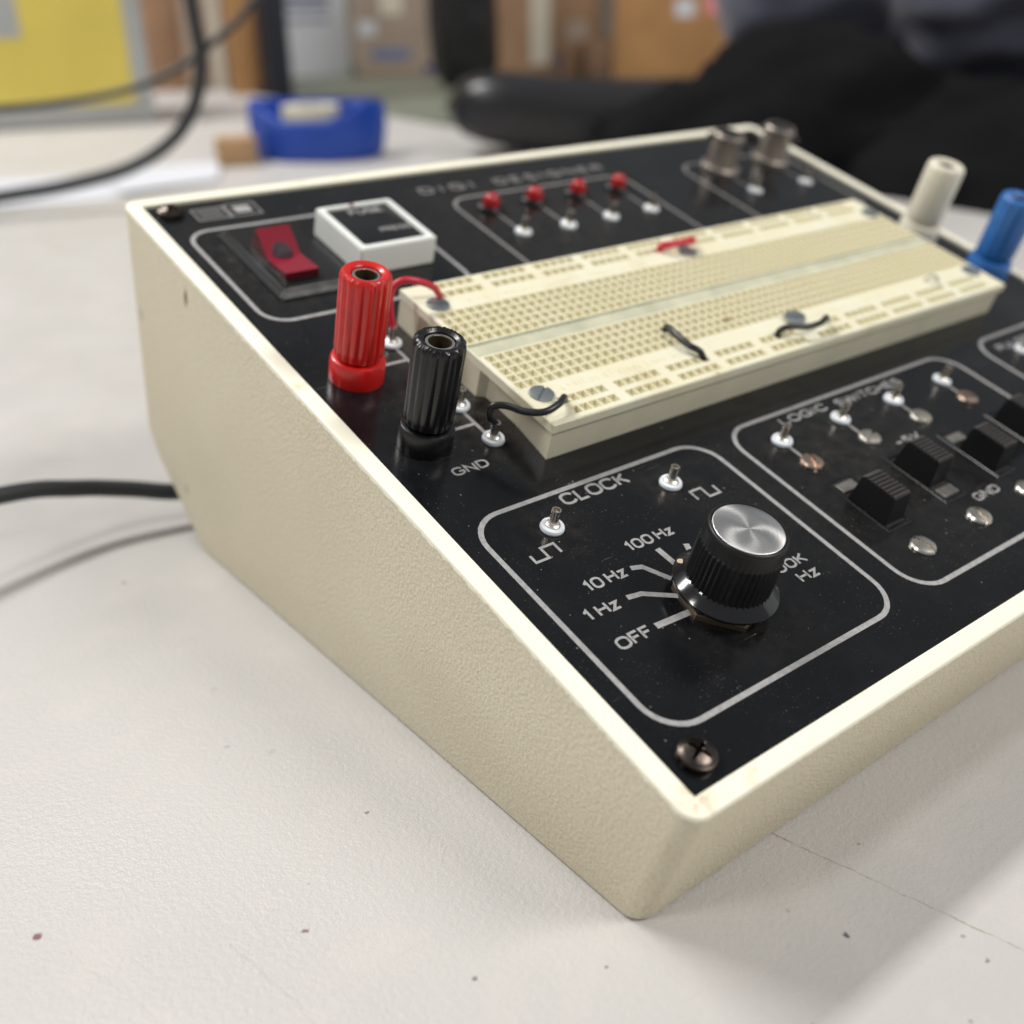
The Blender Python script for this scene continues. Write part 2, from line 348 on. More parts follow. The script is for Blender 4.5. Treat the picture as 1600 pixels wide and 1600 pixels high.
# panel coordinates (u right, v up the slope, w out of the panel) -> world
MP = Matrix.Translation((0, 0, 28.8*S)) @ Matrix.Rotation(TH, 4, 'X')
dev = thing('circuit_trainer', (0, 0, 0), 'cream electronics trainer box with sloping black control panel and white breadboard', 'electronics trainer')
def part(name, bm, m, u=0, v=0, w=0, smooth=30, rot=None):
    o = finish(bm, name, m, dev, smooth=smooth)
    o.matrix_basis = MP @ Matrix.Translation((u*S, v*S, w*S)) @ (rot or Matrix())
    return o
def sub(name, bm, m, par, u=0, v=0, w=0, smooth=30, rot=None):
    o = finish(bm, name, m, par, smooth=smooth)
    o.matrix_basis = Matrix.Translation((u*S, v*S, w*S)) @ (rot or Matrix())
    return o
def dup(o, u, v, w=0, rot=None, m=None):
    c = o.copy(); C.objects.link(c); c.parent = dev
    c.matrix_basis = MP @ Matrix.Translation((u*S, v*S, w*S)) @ (rot or Matrix())
    for ch in o.children:
        d = ch.copy(); C.objects.link(d); d.parent = c; d.matrix_basis = ch.matrix_basis.copy()
    return c
RZ = lambda a: Matrix.Rotation(R(a), 4, 'Z')
PU, PV = 225.0, 194.0            # panel size
RW_ = 3.6; RT = 0.7              # rim width and height above the panel
def build_case():
    # side profile in (v, w), extruded along u
    c, s = math.cos(TH), math.sin(TH)
    def tp(y, z): z -= 28.8; return (y*c + z*s, -y*s + z*c)      # table (y,z) -> panel (v,w)
    prof = [(-RW_, RT), (PV+RW_, RT), tp(199.5, 29.5), tp(193, 19.5), tp(177, 5.5), tp(171, 0.0), tp(6.6, 0.0)]
    bm = bmesh.new(); x0, x1 = -RW_, PU+RW_
    # slight draft: narrower at the bottom
    a = [bm.verts.new((x0+(0 if i < 2 else 0.3), p[0], p[1])) for i, p in enumerate(prof)]
    b = [bm.verts.new((x1-(0 if i < 2 else 0.3), p[0], p[1])) for i, p in enumerate(prof)]
    n = len(prof); bm.faces.new(a[::-1]); bm.faces.new(b)
    for i in range(n): bm.faces.new((a[i], a[(i+1) % n], b[(i+1) % n], b[i]))
    bm.edges.ensure_lookup_table(); bm.verts.ensure_lookup_table()
    bmesh.ops.recalc_face_normals(bm, faces=bm.faces)
    E = lambda p, q: bm.edges.get((p, q))
    # vertical corners, front and back
    ve = [E(a[6], a[0]), E(b[6], b[0]), E(a[1], a[2]), E(b[1], b[2])]
    bmesh.ops.bevel(bm, geom=ve, offset=3.4, segments=8, affect='EDGES', profile=0.5, clamp_overlap=True)
    low = [e for e in bm.edges if len(e.link_faces) == 2 and e.calc_face_angle(0) > R(25) and min(v.co.z for v in e.verts) < -3 and not (abs(e.verts[0].co.z-e.verts[1].co.z) > 15 and abs(e.verts[0].co.y-e.verts[1].co.y) < 12)]
    bmesh.ops.bevel(bm, geom=low, offset=0.8, segments=4, affect='EDGES', profile=0.5, clamp_overlap=True)
    top = [e for e in bm.edges if all(abs(v.co.z-RT) < 1e-4 for v in e.verts) and len(e.link_faces) == 2 and e.calc_face_angle(0) > R(20)]
    bmesh.ops.bevel(bm, geom=top, offset=0.55, segments=3, affect='EDGES', profile=0.5, clamp_overlap=True)
    # open the top and sink the panel well
    tops = [f for f in bm.faces if abs(f.normal.z) > 0.999 and all(abs(v.co.z-RT) < 1e-3 for v in f.verts)]
    bmesh.ops.delete(bm, geom=tops, context='FACES_ONLY')
    rimE = [e for e in bm.edges if len(e.link_faces) == 1]
    inner = [bm.verts.new(p) for p in ((0, 0, RT), (PU, 0, RT), (PU, PV, RT), (0, PV, RT))]
    ie = [bm.edges.new((inner[i], inner[(i+1) % 4])) for i in range(4)]
    bmesh.ops.triangle_fill(bm, edges=rimE+ie, use_beauty=True, normal=(0, 0, 1))
    kill = [f for f in bm.faces if all(v in inner for v in f.verts)]
    if kill: bmesh.ops.delete(bm, geom=kill, context='FACES_ONLY')
    d = [bm.verts.new((v.co.x, v.co.y, -1.2)) for v in inner]
    for i in range(4): bm.faces.new((inner[i], inner[(i+1) % 4], d[(i+1) % 4], d[i]))
    bm.faces.new(d)
    return bm
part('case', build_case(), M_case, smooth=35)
bm = bmesh.new(); box(bm, 0.15, PU-0.15, 0.15, PV-0.15, -1.15, 0.0, 0.12, 1)
part('front_panel', bm, M_panel)

# --- printed frames and wiring lines
ZP = 0.03
def frame(u0, u1, v0, v1, r=7.0, wd=1.05, m=M_print):
    bm = bmesh.new(); strip(bm, rrect(u0, u1, v0, v1, r), wd, ZP, True); return part('printed_frame', bm, m, smooth=0)
frame(4.8, 65.6, 10.0, 63.9); frame(72.3, 156.8, 10.0, 63.6); frame(170.3, 218, 10.0, 63.6)
frame(4.2, 60.0, 136.2, 179.3, 6); frame(78.8, 144.0, 134, 177.0, 6, .9, M_printdim); frame(169.6, 218, 134, 177.0, 6, .9, M_printdim)
def line(pts, wd=0.8, m=M_print):
    bm = bmesh.new(); strip(bm, pts, wd, ZP); return part('printed_line', bm, m, smooth=0)
for u in (88.3, 104.0, 120.4, 136.5): line([(u, 167), (u, 155)], .7, M_printdim)
for u in (83.6, 104.2, 124.4, 144.6): line([(u, 54), (u, 48.5)], .8)
for u in (183.5, 209.0): line([(u, 166), (u, 156)], .7, M_printdim)
line([(24.6, 83.5), (24.6, 93.5)]); line([(24.2, 88.3), (15, 88.3)]); line([(24.6, 108.5), (24.6, 118.8)]); line([(24.2, 113.3), (15, 113.3)])
# clock dial marks
line([(19.2, 28.3), (27.6, 27.9)], 1.3); line([(19.3, 35.8), (22.4, 35.3), (28.0, 31.8)], 1.1); line([(25.0, 41.1), (27.2, 40.4), (30.0, 35.6)], 1.1)
line([(33.2, 42.7), (33.5, 37.5)], 1.3); line([(39.3, 41.2), (38.0, 38.0)], 1.2)
line([(10.3, 51.9), (10.3, 50.0), (13.3, 50.0), (13.3, 52.7), (16.3, 52.7), (16.3, 50.2)], .55)
line([(51.2, 49.6), (51.2, 52.1), (54.2, 52.1), (54.2, 49.3), (57.2, 49.3), (57.2, 51.6)], .55)
# maker's emblem: striped square and light square in a thin frame
line([(10.6, 190.0), (10.6, 184.3), (18.8, 184.3), (18.8, 190.0), (10.6, 190.0)], .45, M_printdim)
for k in range(4): line([(11.6, 185.6+k*1.1), (17.9, 185.6+k*1.1)], .38, M_printdim)
line([(19.4, 190.6), (19.4, 184.3), (27.2, 184.3), (27.2, 190.6), (19.4, 190.6)], .45, M_printdim)
bm = bmesh.new(); strip(bm, [(21.0, 187.6), (25.4, 187.6)], 3.4, ZP); part('printed_square', bm, M_print, smooth=0)

# --- lettering
def arc(cx, cy, rx, ry, a0, a1, n=9):
    return [(cx+rx*math.cos(R(a0+(a1-a0)*k/n)), cy+ry*math.sin(R(a0+(a1-a0)*k/n))) for k in range(n+1)]
GL = {  # engraved single-stroke letters: advance width, polylines
 'C': (.72, [arc(.36, .70, .32, .30, 15, 180) + arc(.36, .30, .32, .30, 180, 345)]), 'L': (.56, [[(.05, 1), (.05, 0), (.52, 0)]]),
 'O': (.76, [arc(.38, .68, .33, .32, 0, 180) + arc(.38, .32, .33, .32, 180, 360) + [(.71, .68)]]),
 '0': (.68, [arc(.34, .70, .28, .30, 0, 180) + arc(.34, .30, .28, .30, 180, 360) + [(.62, .70)]]),
 'K': (.66, [[(.06, 0), (.06, 1)], [(.58, 1), (.08, .42)], [(.24, .6), (.62, 0)]]), 'F': (.56, [[(.05, 0), (.05, 1), (.52, 1)], [(.05, .53), (.46, .53)]]),
 'H': (.70, [[(.06, 0), (.06, 1)], [(.62, 0), (.62, 1)], [(.06, .52), (.62, .52)]]), 'z': (.50, [[(.05, .66), (.44, .66), (.05, 0), (.46, 0)]]),
 'G': (.76, [arc(.38, .70, .33, .30, 20, 180) + arc(.38, .30, .33, .30, 180, 360) + [(.71, .46), (.42, .46)]]), 'N': (.74, [[(.06, 0), (.06, 1), (.66, 0), (.66, 1)]]),
 'D': (.72, [[(.06, 0), (.06, 1), (.32, 1)] + arc(.32, .66, .34, .34, 90, 0, 6) + arc(.32, .34, .34, .34, 0, -90, 6) + [(.06, 0)]]), 'I': (.22, [[(.08, 0), (.08, 1)]]),
 'S': (.66, [arc(.33, .75, .27, .25, 25, 270, 10) + arc(.33, .25, .28, .25, 90, -155, 10)]), 'W': (.95, [[(.03, 1), (.24, 0), (.46, .9), (.68, 0), (.90, 1)]]),
 'T': (.64, [[(.02, 1), (.60, 1)], [(.31, 1), (.31, 0)]]), 'E': (.60, [[(.54, 1), (.06, 1), (.06, 0), (.56, 0)], [(.06, .53), (.48, .53)]]),
 'U': (.72, [[(.06, 1)] + arc(.35, .30, .29, .30, 180, 360) + [(.64, 1)]]), 'R': (.68, [[(.06, 0), (.06, 1), (.36, 1)] + arc(.36, .76, .24, .24, 90, -90) + [(.06, .52)], [(.34, .52), (.62, 0)]]),
 'P': (.64, [[(.06, 0), (.06, 1), (.36, 1)] + arc(.36, .74, .24, .26, 90, -90) + [(.06, .48)]]), 'V': (.70, [[(.03, 1), (.34, 0), (.65, 1)]]),
 '1': (.40, [[(.06, .76), (.26, .98), (.26, 0)]]), '5': (.64, [[(.52, 1), (.12, 1), (.08, .54)] + arc(.30, .32, .27, .32, 120, -145)]), '+': (.62, [[(.05, .45), (.55, .45)], [(.30, .2), (.30, .7)]]), ' ': (.12, [])}
def text_bm(s, u0, u1, base, cap, bold=0.0):
    adv = [GL[c][0]+.10 for c in s]; tot = sum(adv)-.10; sx = (u1-u0)/tot; x = 0; bm = bmesh.new(); sw = cap*(.185+bold)
    for c, a in zip(s, adv):
        for pl in GL[c][1]: strip(bm, [((x+px)*sx, sw/2+py*(cap-sw)) for px, py in pl], sw, 0)
        x += a
    return bm
def text(s, u0, u1, base, cap, m=M_print, bold=0.0, w=ZP):
    return part('printed_lettering', text_bm(s, u0, u1, base, cap, bold), m, u0, base, w, smooth=0)
text('CLOCK', 25.5, 42.2, 59.7, 3.3); text('OFF', 10.2, 17.8, 26.8, 2.7)
text('1 Hz', 9.6, 17.0, 34.4, 2.7); text('10 Hz', 14.2, 23.5, 39.8, 2.7); text('100 Hz', 28.1, 39.6, 44.3, 2.6)
text('100K', 48.2, 58.3, 26.7, 2.5); text('Hz', 52.5, 57.6, 23.0, 2.6)
text('GND', 11.2, 19.4, 75.8, 2.4)
text('LOGIC', 88.9, 105.0, 59.6, 2.5, bold=0.0); text('SWITCHES', 108.3, 133.3, 59.1, 2.5, bold=0.0)
text('GND', 109.4, 118.5, 21.4, 2.3); text('+5V', 109.2, 118.0, 42.4, 2.2)
text('D I G I', 74.2, 93.0, 181.9, 3.6, M_printdim); text('D E S I G N E R', 100.2, 142.0, 181.5, 3.6, M_printdim)
text('PULSERS', 176.5, 198.0, 57.6, 2.5, bold=0.0)

# --- panel corner screws (cross recess) 
def cross_screw(r=3.3, h=2.1):
    bm = bmesh.new(); n = 64; rings = []
    dome = lambda q_: h*(1-.55*(q_/r)**2.6)
    def ring(f):
        out = []
        for k in range(n):
            t = 2*math.pi*k/n; q_, z = f(t); out.append(bm.verts.new((q_*math.cos(t), q_*math.sin(t), z)))
        rings.append(out)
    cr = lambda t: r*(.17+.44*abs(math.cos(2*t))**5)
    ring(lambda t: (r, 0)); ring(lambda t: (r, .35)); ring(lambda t: (r*.96, dome(r*.93)))
    for f_ in (.88, .78, .70): ring(lambda t, f_=f_: (r*f_, dome(r*f_)))
    ring(lambda t: (cr(t)+.12, dome(cr(t)+.12))); ring(lambda t: (cr(t), dome(cr(t))-.10))
    ring(lambda t: (cr(t)*.80, h*.30)); ring(lambda t: (cr(t)*.25, h*.12))
    for a, b in zip(rings, rings[1:]):
        for k in range(n): bm.faces.new((a[k], a[(k+1) % n], b[(k+1) % n], b[k]))
    bm.faces.new(rings[-1]); bm.faces.new(rings[0]); return bm
ps = part('panel_screw', cross_screw(), M_dkscrew, 5.8, 5.2, 0, rot=RZ(20)); ps['label'] = 'dark brown cross recess screw in the near corner of the panel'
c = dup(ps, 5.3, 189.6, rot=RZ(50)); c['label'] = 'cross recess screw in the far left corner of the panel'
c = dup(ps, PU-5.5, 189.6, rot=RZ(10)); del c['label']; c = dup(ps, PU-5.5, 5.2, rot=RZ(70)); del c['label']

# --- slotted screws
def slot_screw(r=2.6, h=1.0, sl=0.4, dome=True):
    bm = bmesh.new(); n = 32
    pr = [(r, 0), (r, h*.35), (r*.9, h*.72), (r*.65, h*.93), (r*.35, h), (0, h*1.02)] if dome else [(r, 0), (r, h*.9), (r*.94, h), (0, h)]
    lathe(bm, pr, n)
    # slot: carve by pushing a central band down
    for s in (-sl, -sl*.8, sl*.8, sl):
        g = bm.verts[:] + bm.edges[:] + bm.faces[:]
        bmesh.ops.bisect_plane(bm, geom=g, plane_co=(0, s, 0), plane_no=(0, 1, 0))
    for v in bm.verts:
        if abs(v.co.y) <= sl*.81 and v.co.z > h*.3: v.co.z -= h*0.6
    return bm
lc = part('logic_screw', slot_screw(), M_copper, 83.9, 47.4, rot=RZ(60))
def recolour(o, m):
    me = o.data.copy(); me.materials.clear(); me.materials.append(m); o.data = me; return o
o2 = dup(lc, 104.7, 47.6, rot=RZ(20)); recolour(o2, M_nick2)
o3 = dup(lc, 124.6, 47.6, rot=RZ(80)); o3.data = o2.data
dup(lc, 144.5, 47.6, rot=RZ(-30))
o4 = part('logic_screw', slot_screw(2.75, 1.05), M_nick, 83.9, 18.3, rot=RZ(100))
for u, v, a in ((104.4, 18.3, 70), (124.3, 18.6, 20), (144.6, 18.4, 45)): dup(o4, u, v, rot=RZ(a))

# --- terminal pins: nylon bush, metal collar, hollow pin
def make_pin(u, v):
    o = part('terminal_pin', L([(0.0, 0.5), (0.98, 0.5), (0.86, 2.6), (0.90, 3.9), (0.93, 4.1), (0.90, 4.45), (0.6, 4.45), (0.5, 3.2), (0, 3.2)], seg=20), M_nick, u, v)
    sub('bush', L([(0, 0), (2.25, 0), (2.35, .35), (2.2, .8), (1.9, .95), (1.45, .95), (1.35, .8), (0, .8)], seg=32), M_nylon, o)
    sub('collar', L([(0, .5), (1.4, .5), (1.4, 1.15), (1.15, 1.35), (0.8, 1.45), (0, 1.45)], seg=24), M_nick2, o)
    return o
p0 = make_pin(18.7, 56.0)
tilt = lambda a, b: Matrix.Rotation(R(a), 4, 'X') @ Matrix.Rotation(R(b), 4, 'Y')
for i, (u, v) in enumerate([(49.2, 55.7), (24.7, 82.3), (24.9, 94.5), (24.8, 107.6), (24.6, 119.8), (83.4, 55.6), (103.9, 55.6), (123.9, 55.2), (144.6, 55.4),
                            (88.3, 154.3), (104.0, 153.8), (120.4, 154.2), (136.8, 154.5), (183.3, 154.5), (208.7, 154.5), (183.2, 55.2)]):
    dup(p0, u, v, rot=tilt(random.uniform(-3, 3), random.uniform(-3, 5)))

# --- LEDs
led = part('indicator_led', L([(2.35, 0.6), (2.35, 2.0), (2.2, 2.9), (1.75, 3.7), (1.0, 4.2), (0, 4.4)], seg=28), M_led, 88.3, 169.4)
sub('mounting_ring', L([(0, 0), (3.7, 0), (3.7, .7), (3.2, 1.1), (2.3, 1.1), (2.3, .6), (0, .6)], seg=32), M_blackmat, led)
for u, v in ((104.0, 169.5), (120.5, 169.8), (136.4, 169.5)): dup(led, u, v)

# --- binding posts
def make_post(u, v, m, label, flutes=16, rg=5.15, rc=5.7, h=24.2, depth=0.42, rag=0.0):
    o = part('binding_post', L([(2.1, 4.5), (2.12, h-1.0), (2.22, h-.7), (2.75, h-.7), (2.85, h-.9), (2.85, h-4)], seg=32, close=False), M_nick, u, v)
    o['label'] = label
    sub('collar', L([(0, 0), (rc, 0), (rc+.05, .5), (rc+.05, 4.2), (rc-.25, 4.9), (rc-.7, 5.1), (rg-.9, 5.1), (0, 5.1)], seg=56), m, o)
    def rad(t, i, r):
        if i in (0, 1) or i >= 8: return r
        k = 0.5+0.5*math.cos(flutes*t); k = k**0.6
        return r - depth*(1-k)*(0.4 if i in (2, 7) else 1)
    prof = [(0, 5.3), (rg-1.3, 5.3), (rg-.5, 5.6), (rg-.15, 6.2), (rg, 8), (rg+.05, 14), (rg+.1, h-1.6), (rg-.15, h-.5), (rg-.75, h), (3.6, h), (3.0, h-.5), (2.9, h-3.5)]
    b = L(prof, seg=flutes*8, rad=rad, close=False)
    if rag:
        for vv in b.verts:
            if vv.co.z > h-1.7 and vv.co.xy.length > 3.8: vv.co += Vector((random.uniform(-1, 1), random.uniform(-1, 1), random.uniform(-1, 1)))*rag
    sub('grip', b, m, o, smooth=40)
    sub('bore', L([(0, h-9), (2.05, h-9), (2.09, h-.8)], seg=24, close=False), M_brassin, o)
    return o
make_post(11.0, 111.9, M_red, 'red fluted binding post', 16)
make_post(11.3, 86.9, M_black, 'black fluted binding post with a chewed top edge', 16, 4.95, 5.45, 23.8, depth=0.30, rag=0.09)
make_post(214.3, 113.2, M_white, 'smooth cream white binding post', 14, 5.5, 6.2, 23.6, depth=0.10)
make_post(216.3, 88.6, M_blue, 'blue fluted binding post', 14, 5.6, 6.3, 24.0, depth=0.35)

# --- clock range knob
kn = part('range_knob', L([(0, 2.6), (9.4, 2.6), (9.65, 2.9), (9.65, 3.3), (9.5, 3.5), (7.9, 4.5), (7.5, 4.9), (0, 4.9)], seg=96), mat('gloss_black_skirt', (.007, .007, .008), .13, spec=.7), 35.0, 28.0)
def kr(t, i, r): return r + (0.16*math.cos(46*t) if i < 6 else 0)
sub('knurled_grip', L([(7.65, 4.3), (7.5, 5.0), (7.42, 8), (7.35, 11), (7.3, 12.3), (7.3, 12.6), (7.15, 12.9), (7.12, 15.3), (7.0, 15.9), (6.7, 16.15), (6.42, 16.15), (6.38, 15.8), (0, 15.8)], seg=46*6, rad=kr, close=False), M_blackmat, kn, smooth=40)
sub('aluminium_cap', L([(6.35, 15.7), (6.35, 16.05), (6.2, 16.15), (3, 16.15), (0, 16.15)], seg=64, close=False), M_alu, kn, smooth=60)
bm = L([(0, 0), (.72, 0), (.72, .12), (0, .16)], seg=16); sub('pointer_dot', bm, M_nick2 if False else mat('cream_dot', (0.75, 0.62, 0.45), 0.4), kn, -4.3, 7.45, 4.05, rot=Matrix.Rotation(R(-12), 4, 'X'))
bm = bmesh.new(); lathe(bm, [(0, 0), (8.7, 0), (8.7, 1.0), (8.4, 1.2), (0, 1.2)], 6); bmesh.ops.rotate(bm, verts=bm.verts, cent=(0,0,0), matrix=Matrix.Rotation(R(12), 3, 'Z'))
sub('hex_nut', bm, M_brasshex, kn)

# --- slide switches
def make_slide(u, back):
    bm = bmesh.new()
    # bezel with a sunken slot
    u0, u1, v0, v1 = -3.9, 3.9, 24.4, 41.2
    o_ = [bm.verts.new(p) for p in ((u0, v0, .02), (u1, v0, .02), (u1, v1, .02), (u0, v1, .02))]
    t_ = [bm.verts.new(p) for p in ((u0+.15, v0+.15, .25), (u1-.15, v0+.15, .25), (u1-.15, v1-.15, .25), (u0+.15, v1-.15, .25))]
    i_ = [bm.verts.new(p) for p in ((u0+.7, v0+.9, .25), (u1-.7, v0+.9, .25), (u1-.7, v1-.9, .25), (u0+.7, v1-.9, .25))]
    d_ = [bm.verts.new(p) for p in ((u0+.7, v0+.9, .08), (u1-.7, v0+.9, .08), (u1-.7, v1-.9, .08), (u0+.7, v1-.9, .08))]
    for A, B in ((o_, t_), (t_, i_), (i_, d_)):
        for k in range(4): bm.faces.new((A[k], A[(k+1) % 4], B[(k+1) % 4], B[k]))
    f = bm.faces.new(d_); f.material_index = 1
    s = part('slide_switch', bm, [M_panel, M_slot], u, 0, 0.0, smooth=0)
    # light metal tongue seen in the open end of the slot
    b = bmesh.new(); vv = 36.9 if not back else 25.7
    box(b, -2.7, 2.7, vv, vv+2.6, .1, .45, .08, 1); sub('slot_plate', b, mat('slot_plate_metal', (.36, .34, .31), .45, metal=.9, noise=(500, .4)), s)
    b = bmesh.new(); v0h = 30.4 if back else 26.9; L_ = 7.9; hw = 2.7; H = 6.5
    pts = [(v0h-.9, .1), (v0h-.2, H-.3)]
    n = 8
    for k in range(n):
        a = v0h + k*L_/n; pts += [(a+.05, H-.42), (a+.25*L_/n, H), (a+.7*L_/n, H), (a+.95*L_/n, H-.42)]
    pts += [(v0h+L_+.2, H-.3), (v0h+L_+.9, .1)]
    A = [b.verts.new((-hw-(.35 if z < 1 else 0), y, z)) for y, z in pts]; B = [b.verts.new((hw+(.35 if z < 1 else 0), y, z)) for y, z in pts]
    b.faces.new(A); b.faces.new(B)
    for k in range(len(pts)):
        f = b.faces.new((A[k], A[(k+1) % len(pts)], B[(k+1) % len(pts)], B[k])); f.material_index = 1 if 1 <= k < len(pts)-2 else 0
    bmesh.ops.triangulate(b, faces=[f for f in b.faces if len(f.verts) > 4])
    sub('slide_handle', b, [M_blackmat, M_handletop], s, smooth=0)
    return s
make_slide(84.7, False); make_slide(105.2, True); make_slide(125.6, False); make_slide(145.8, True)

# --- rocker power switch in a bezel
bm = bmesh.new()
def frustum(bm, b0, t0, z0, z1):
    a = [bm.verts.new((x, y, z0)) for x, y in ((b0[0], b0[2]), (b0[1], b0[2]), (b0[1], b0[3]), (b0[0], b0[3]))]
    b = [bm.verts.new((x, y, z1)) for x, y in ((t0[0], t0[2]), (t0[1], t0[2]), (t0[1], t0[3]), (t0[0], t0[3]))]
    bm.faces.new(a[::-1]); bm.faces.new(b)
    for i in range(4): bm.faces.new((a[i], a[(i+1) % 4], b[(i+1) % 4], b[i]))
frustum(bm, (10.6, 31.5, 143.6, 177), (12.2, 29.9, 145.4, 175.2), 0, 1.7)
bmesh.ops.bevel(bm, geom=bm.edges[:], offset=.5, segments=2, affect='EDGES')
rs = part('rocker_switch', bm, M_blackmat)
bm = bmesh.new()
# rocker: two sloping faces meeting at a valley
pr = [(149.3, 1.2), (149.3, 3.4), (158.0, 2.7), (164.2, 7.1), (167.0, 1.2)]
for x in (0, 1): pass
A = [bm.verts.new((14.7, y, z)) for y, z in pr]; B = [bm.verts.new((23.3, y, z)) for y, z in pr]
A2 = [bm.verts.new((14.3, y-(.3 if i == 0 else 0), 2.2)) for i, (y, z) in enumerate(pr)]
bm.faces.new(A); bm.faces.new(B)
for i in range(len(pr)):
    f = bm.faces.new((A[i], A[(i+1) % len(pr)], B[(i+1) % len(pr)], B[i])); f.material_index = 0 if i in (1, 2) else 1
for f in bm.faces:
    if len(f.verts) == 5: f.material_index = 1
for v in A2: bm.verts.remove(v)
bmesh.ops.triangulate(bm, faces=[f for f in bm.faces if len(f.verts) > 4])
sub('rocker', bm, [M_rock, M_rockside], rs, smooth=0)
M_lens = mat('dark_round_mark', (0.03, 0.008, 0.018), 0.2)
bm = bmesh.new(); n = 28; vs = []
for k in range(n):
    t = 2*math.pi*k/n; x = 19.0+2.5*math.cos(t); y = 158.6+2.4*math.sin(t)
    z = (2.7+(y-158)*4.4/6.2 if y > 158 else 2.7+(158-y)*.7/8.7)+.03; vs.append(bm.verts.new((x, y, z)))
cv_ = [bm.verts.new((19.0-2.42, 158, 2.73)), bm.verts.new((19.0+2.42, 158, 2.73))]
up_ = [v for v in vs if v.co.y > 158]; lo_ = [v for v in vs if v.co.y <= 158]
up_.sort(key=lambda v: -v.co.x); lo_.sort(key=lambda v: v.co.x)
bm.faces.new([cv_[1]]+up_+[cv_[0]]); bm.faces.new([cv_[0]]+lo_+[cv_[1]])
sub('round_mark', bm, M_lens, rs, smooth=0)

# --- fuse holder with smoked lid
bm = bmesh.new(); fu0, fu1, fv0, fv1, fh = 33.6, 54.8, 148.0, 170.0, 7.0
o_ = [(fu0, fv0), (fu1, fv0), (fu1, fv1), (fu0, fv1)]; i_ = [(fu0+1.9, fv0+1.9), (fu1-1.7, fv0+1.9), (fu1-1.7, fv1-1.4), (fu0+1.9, fv1-1.4)]
lo = [bm.verts.new((*p, 0)) for p in o_]; hi = [bm.verts.new((*p, fh)) for p in o_]; ih = [bm.verts.new((*p, fh)) for p in i_]; il = [bm.verts.new((*p, fh-1.0)) for p in i_]
for A_, B_ in ((lo, hi), (hi, ih), (ih, il)):
    for k in range(4): bm.faces.new((A_[k], A_[(k+1) % 4], B_[(k+1) % 4], B_[k]))
bm.faces.new(lo); bm.faces.new(il)
bmesh.ops.bevel(bm, geom=[e for e in bm.edges if e not in lo], offset=.3, segments=2, affect='EDGES')
fz = part('fuse_holder', bm, M_fuse)
bm = bmesh.new(); box(bm, fu0+2.1, fu1-1.9, fv0+2.1, fv1-1.6, fh-1.9, fh-.4, .25, 2); lid = sub('smoked_lid', bm, M_smoke, fz)
bm = text_bm('FUSE', 0, 9.2, 0, 2.6); sub('lid_lettering', bm, M_print, fz, 40.8, 164.6, fh-.33, smooth=0)
bm = text_bm('PRESS', 0, 8.6, 0, 1.9); sub('lid_lettering', bm, M_print, fz, 43.6, 155.0, fh-.33, smooth=0)
bm = bmesh.new(); bmesh.ops.create_icosphere(bm, subdivisions=2, radius=.75)
for v in bm.verts: v.co = Vector((v.co.x*1.1, v.co.y*.8, v.co.z*.35)) * (1+random.uniform(-.2, .2))
sub('rust_stain', bm, mat('rust', (0.16, 0.06, 0.02), .7), fz, 43.3, 169.2, fh-.1)

# --- BNC connectors
def make_bnc(u, v, a):
    o = part('bnc_connector', L([(0, 0), (6.6, 0), (6.6, 1.4), (5.9, 1.9), (5.0, 2.0), (4.85, 2.6), (4.85, 10.2), (5.1, 10.4), (5.1, 11.6), (4.8, 12), (3.9, 12), (3.9, 7), (0, 7)], seg=40), M_bnc, u, v, rot=RZ(a))
    for s in (-1, 1):
        b = bmesh.new(); lathe(b, [(0, 0), (1.05, 0), (1.05, 2.0), (.8, 2.2), (0, 2.2)], 16)
        sub('bayonet_lug', b, M_bncd, o, 0, s*4.6, 9.6, rot=Matrix.Rotation(R(-90*s), 4, 'X'))
    sub('centre_contact', L([(0, 7), (2.6, 7), (2.6, 11.4), (1.0, 11.4), (1.0, 8), (0, 8)], seg=24), M_bncd, o)
    return o
make_bnc(183.6, 171.0, 35); make_bnc(209.3, 171.4, 20)

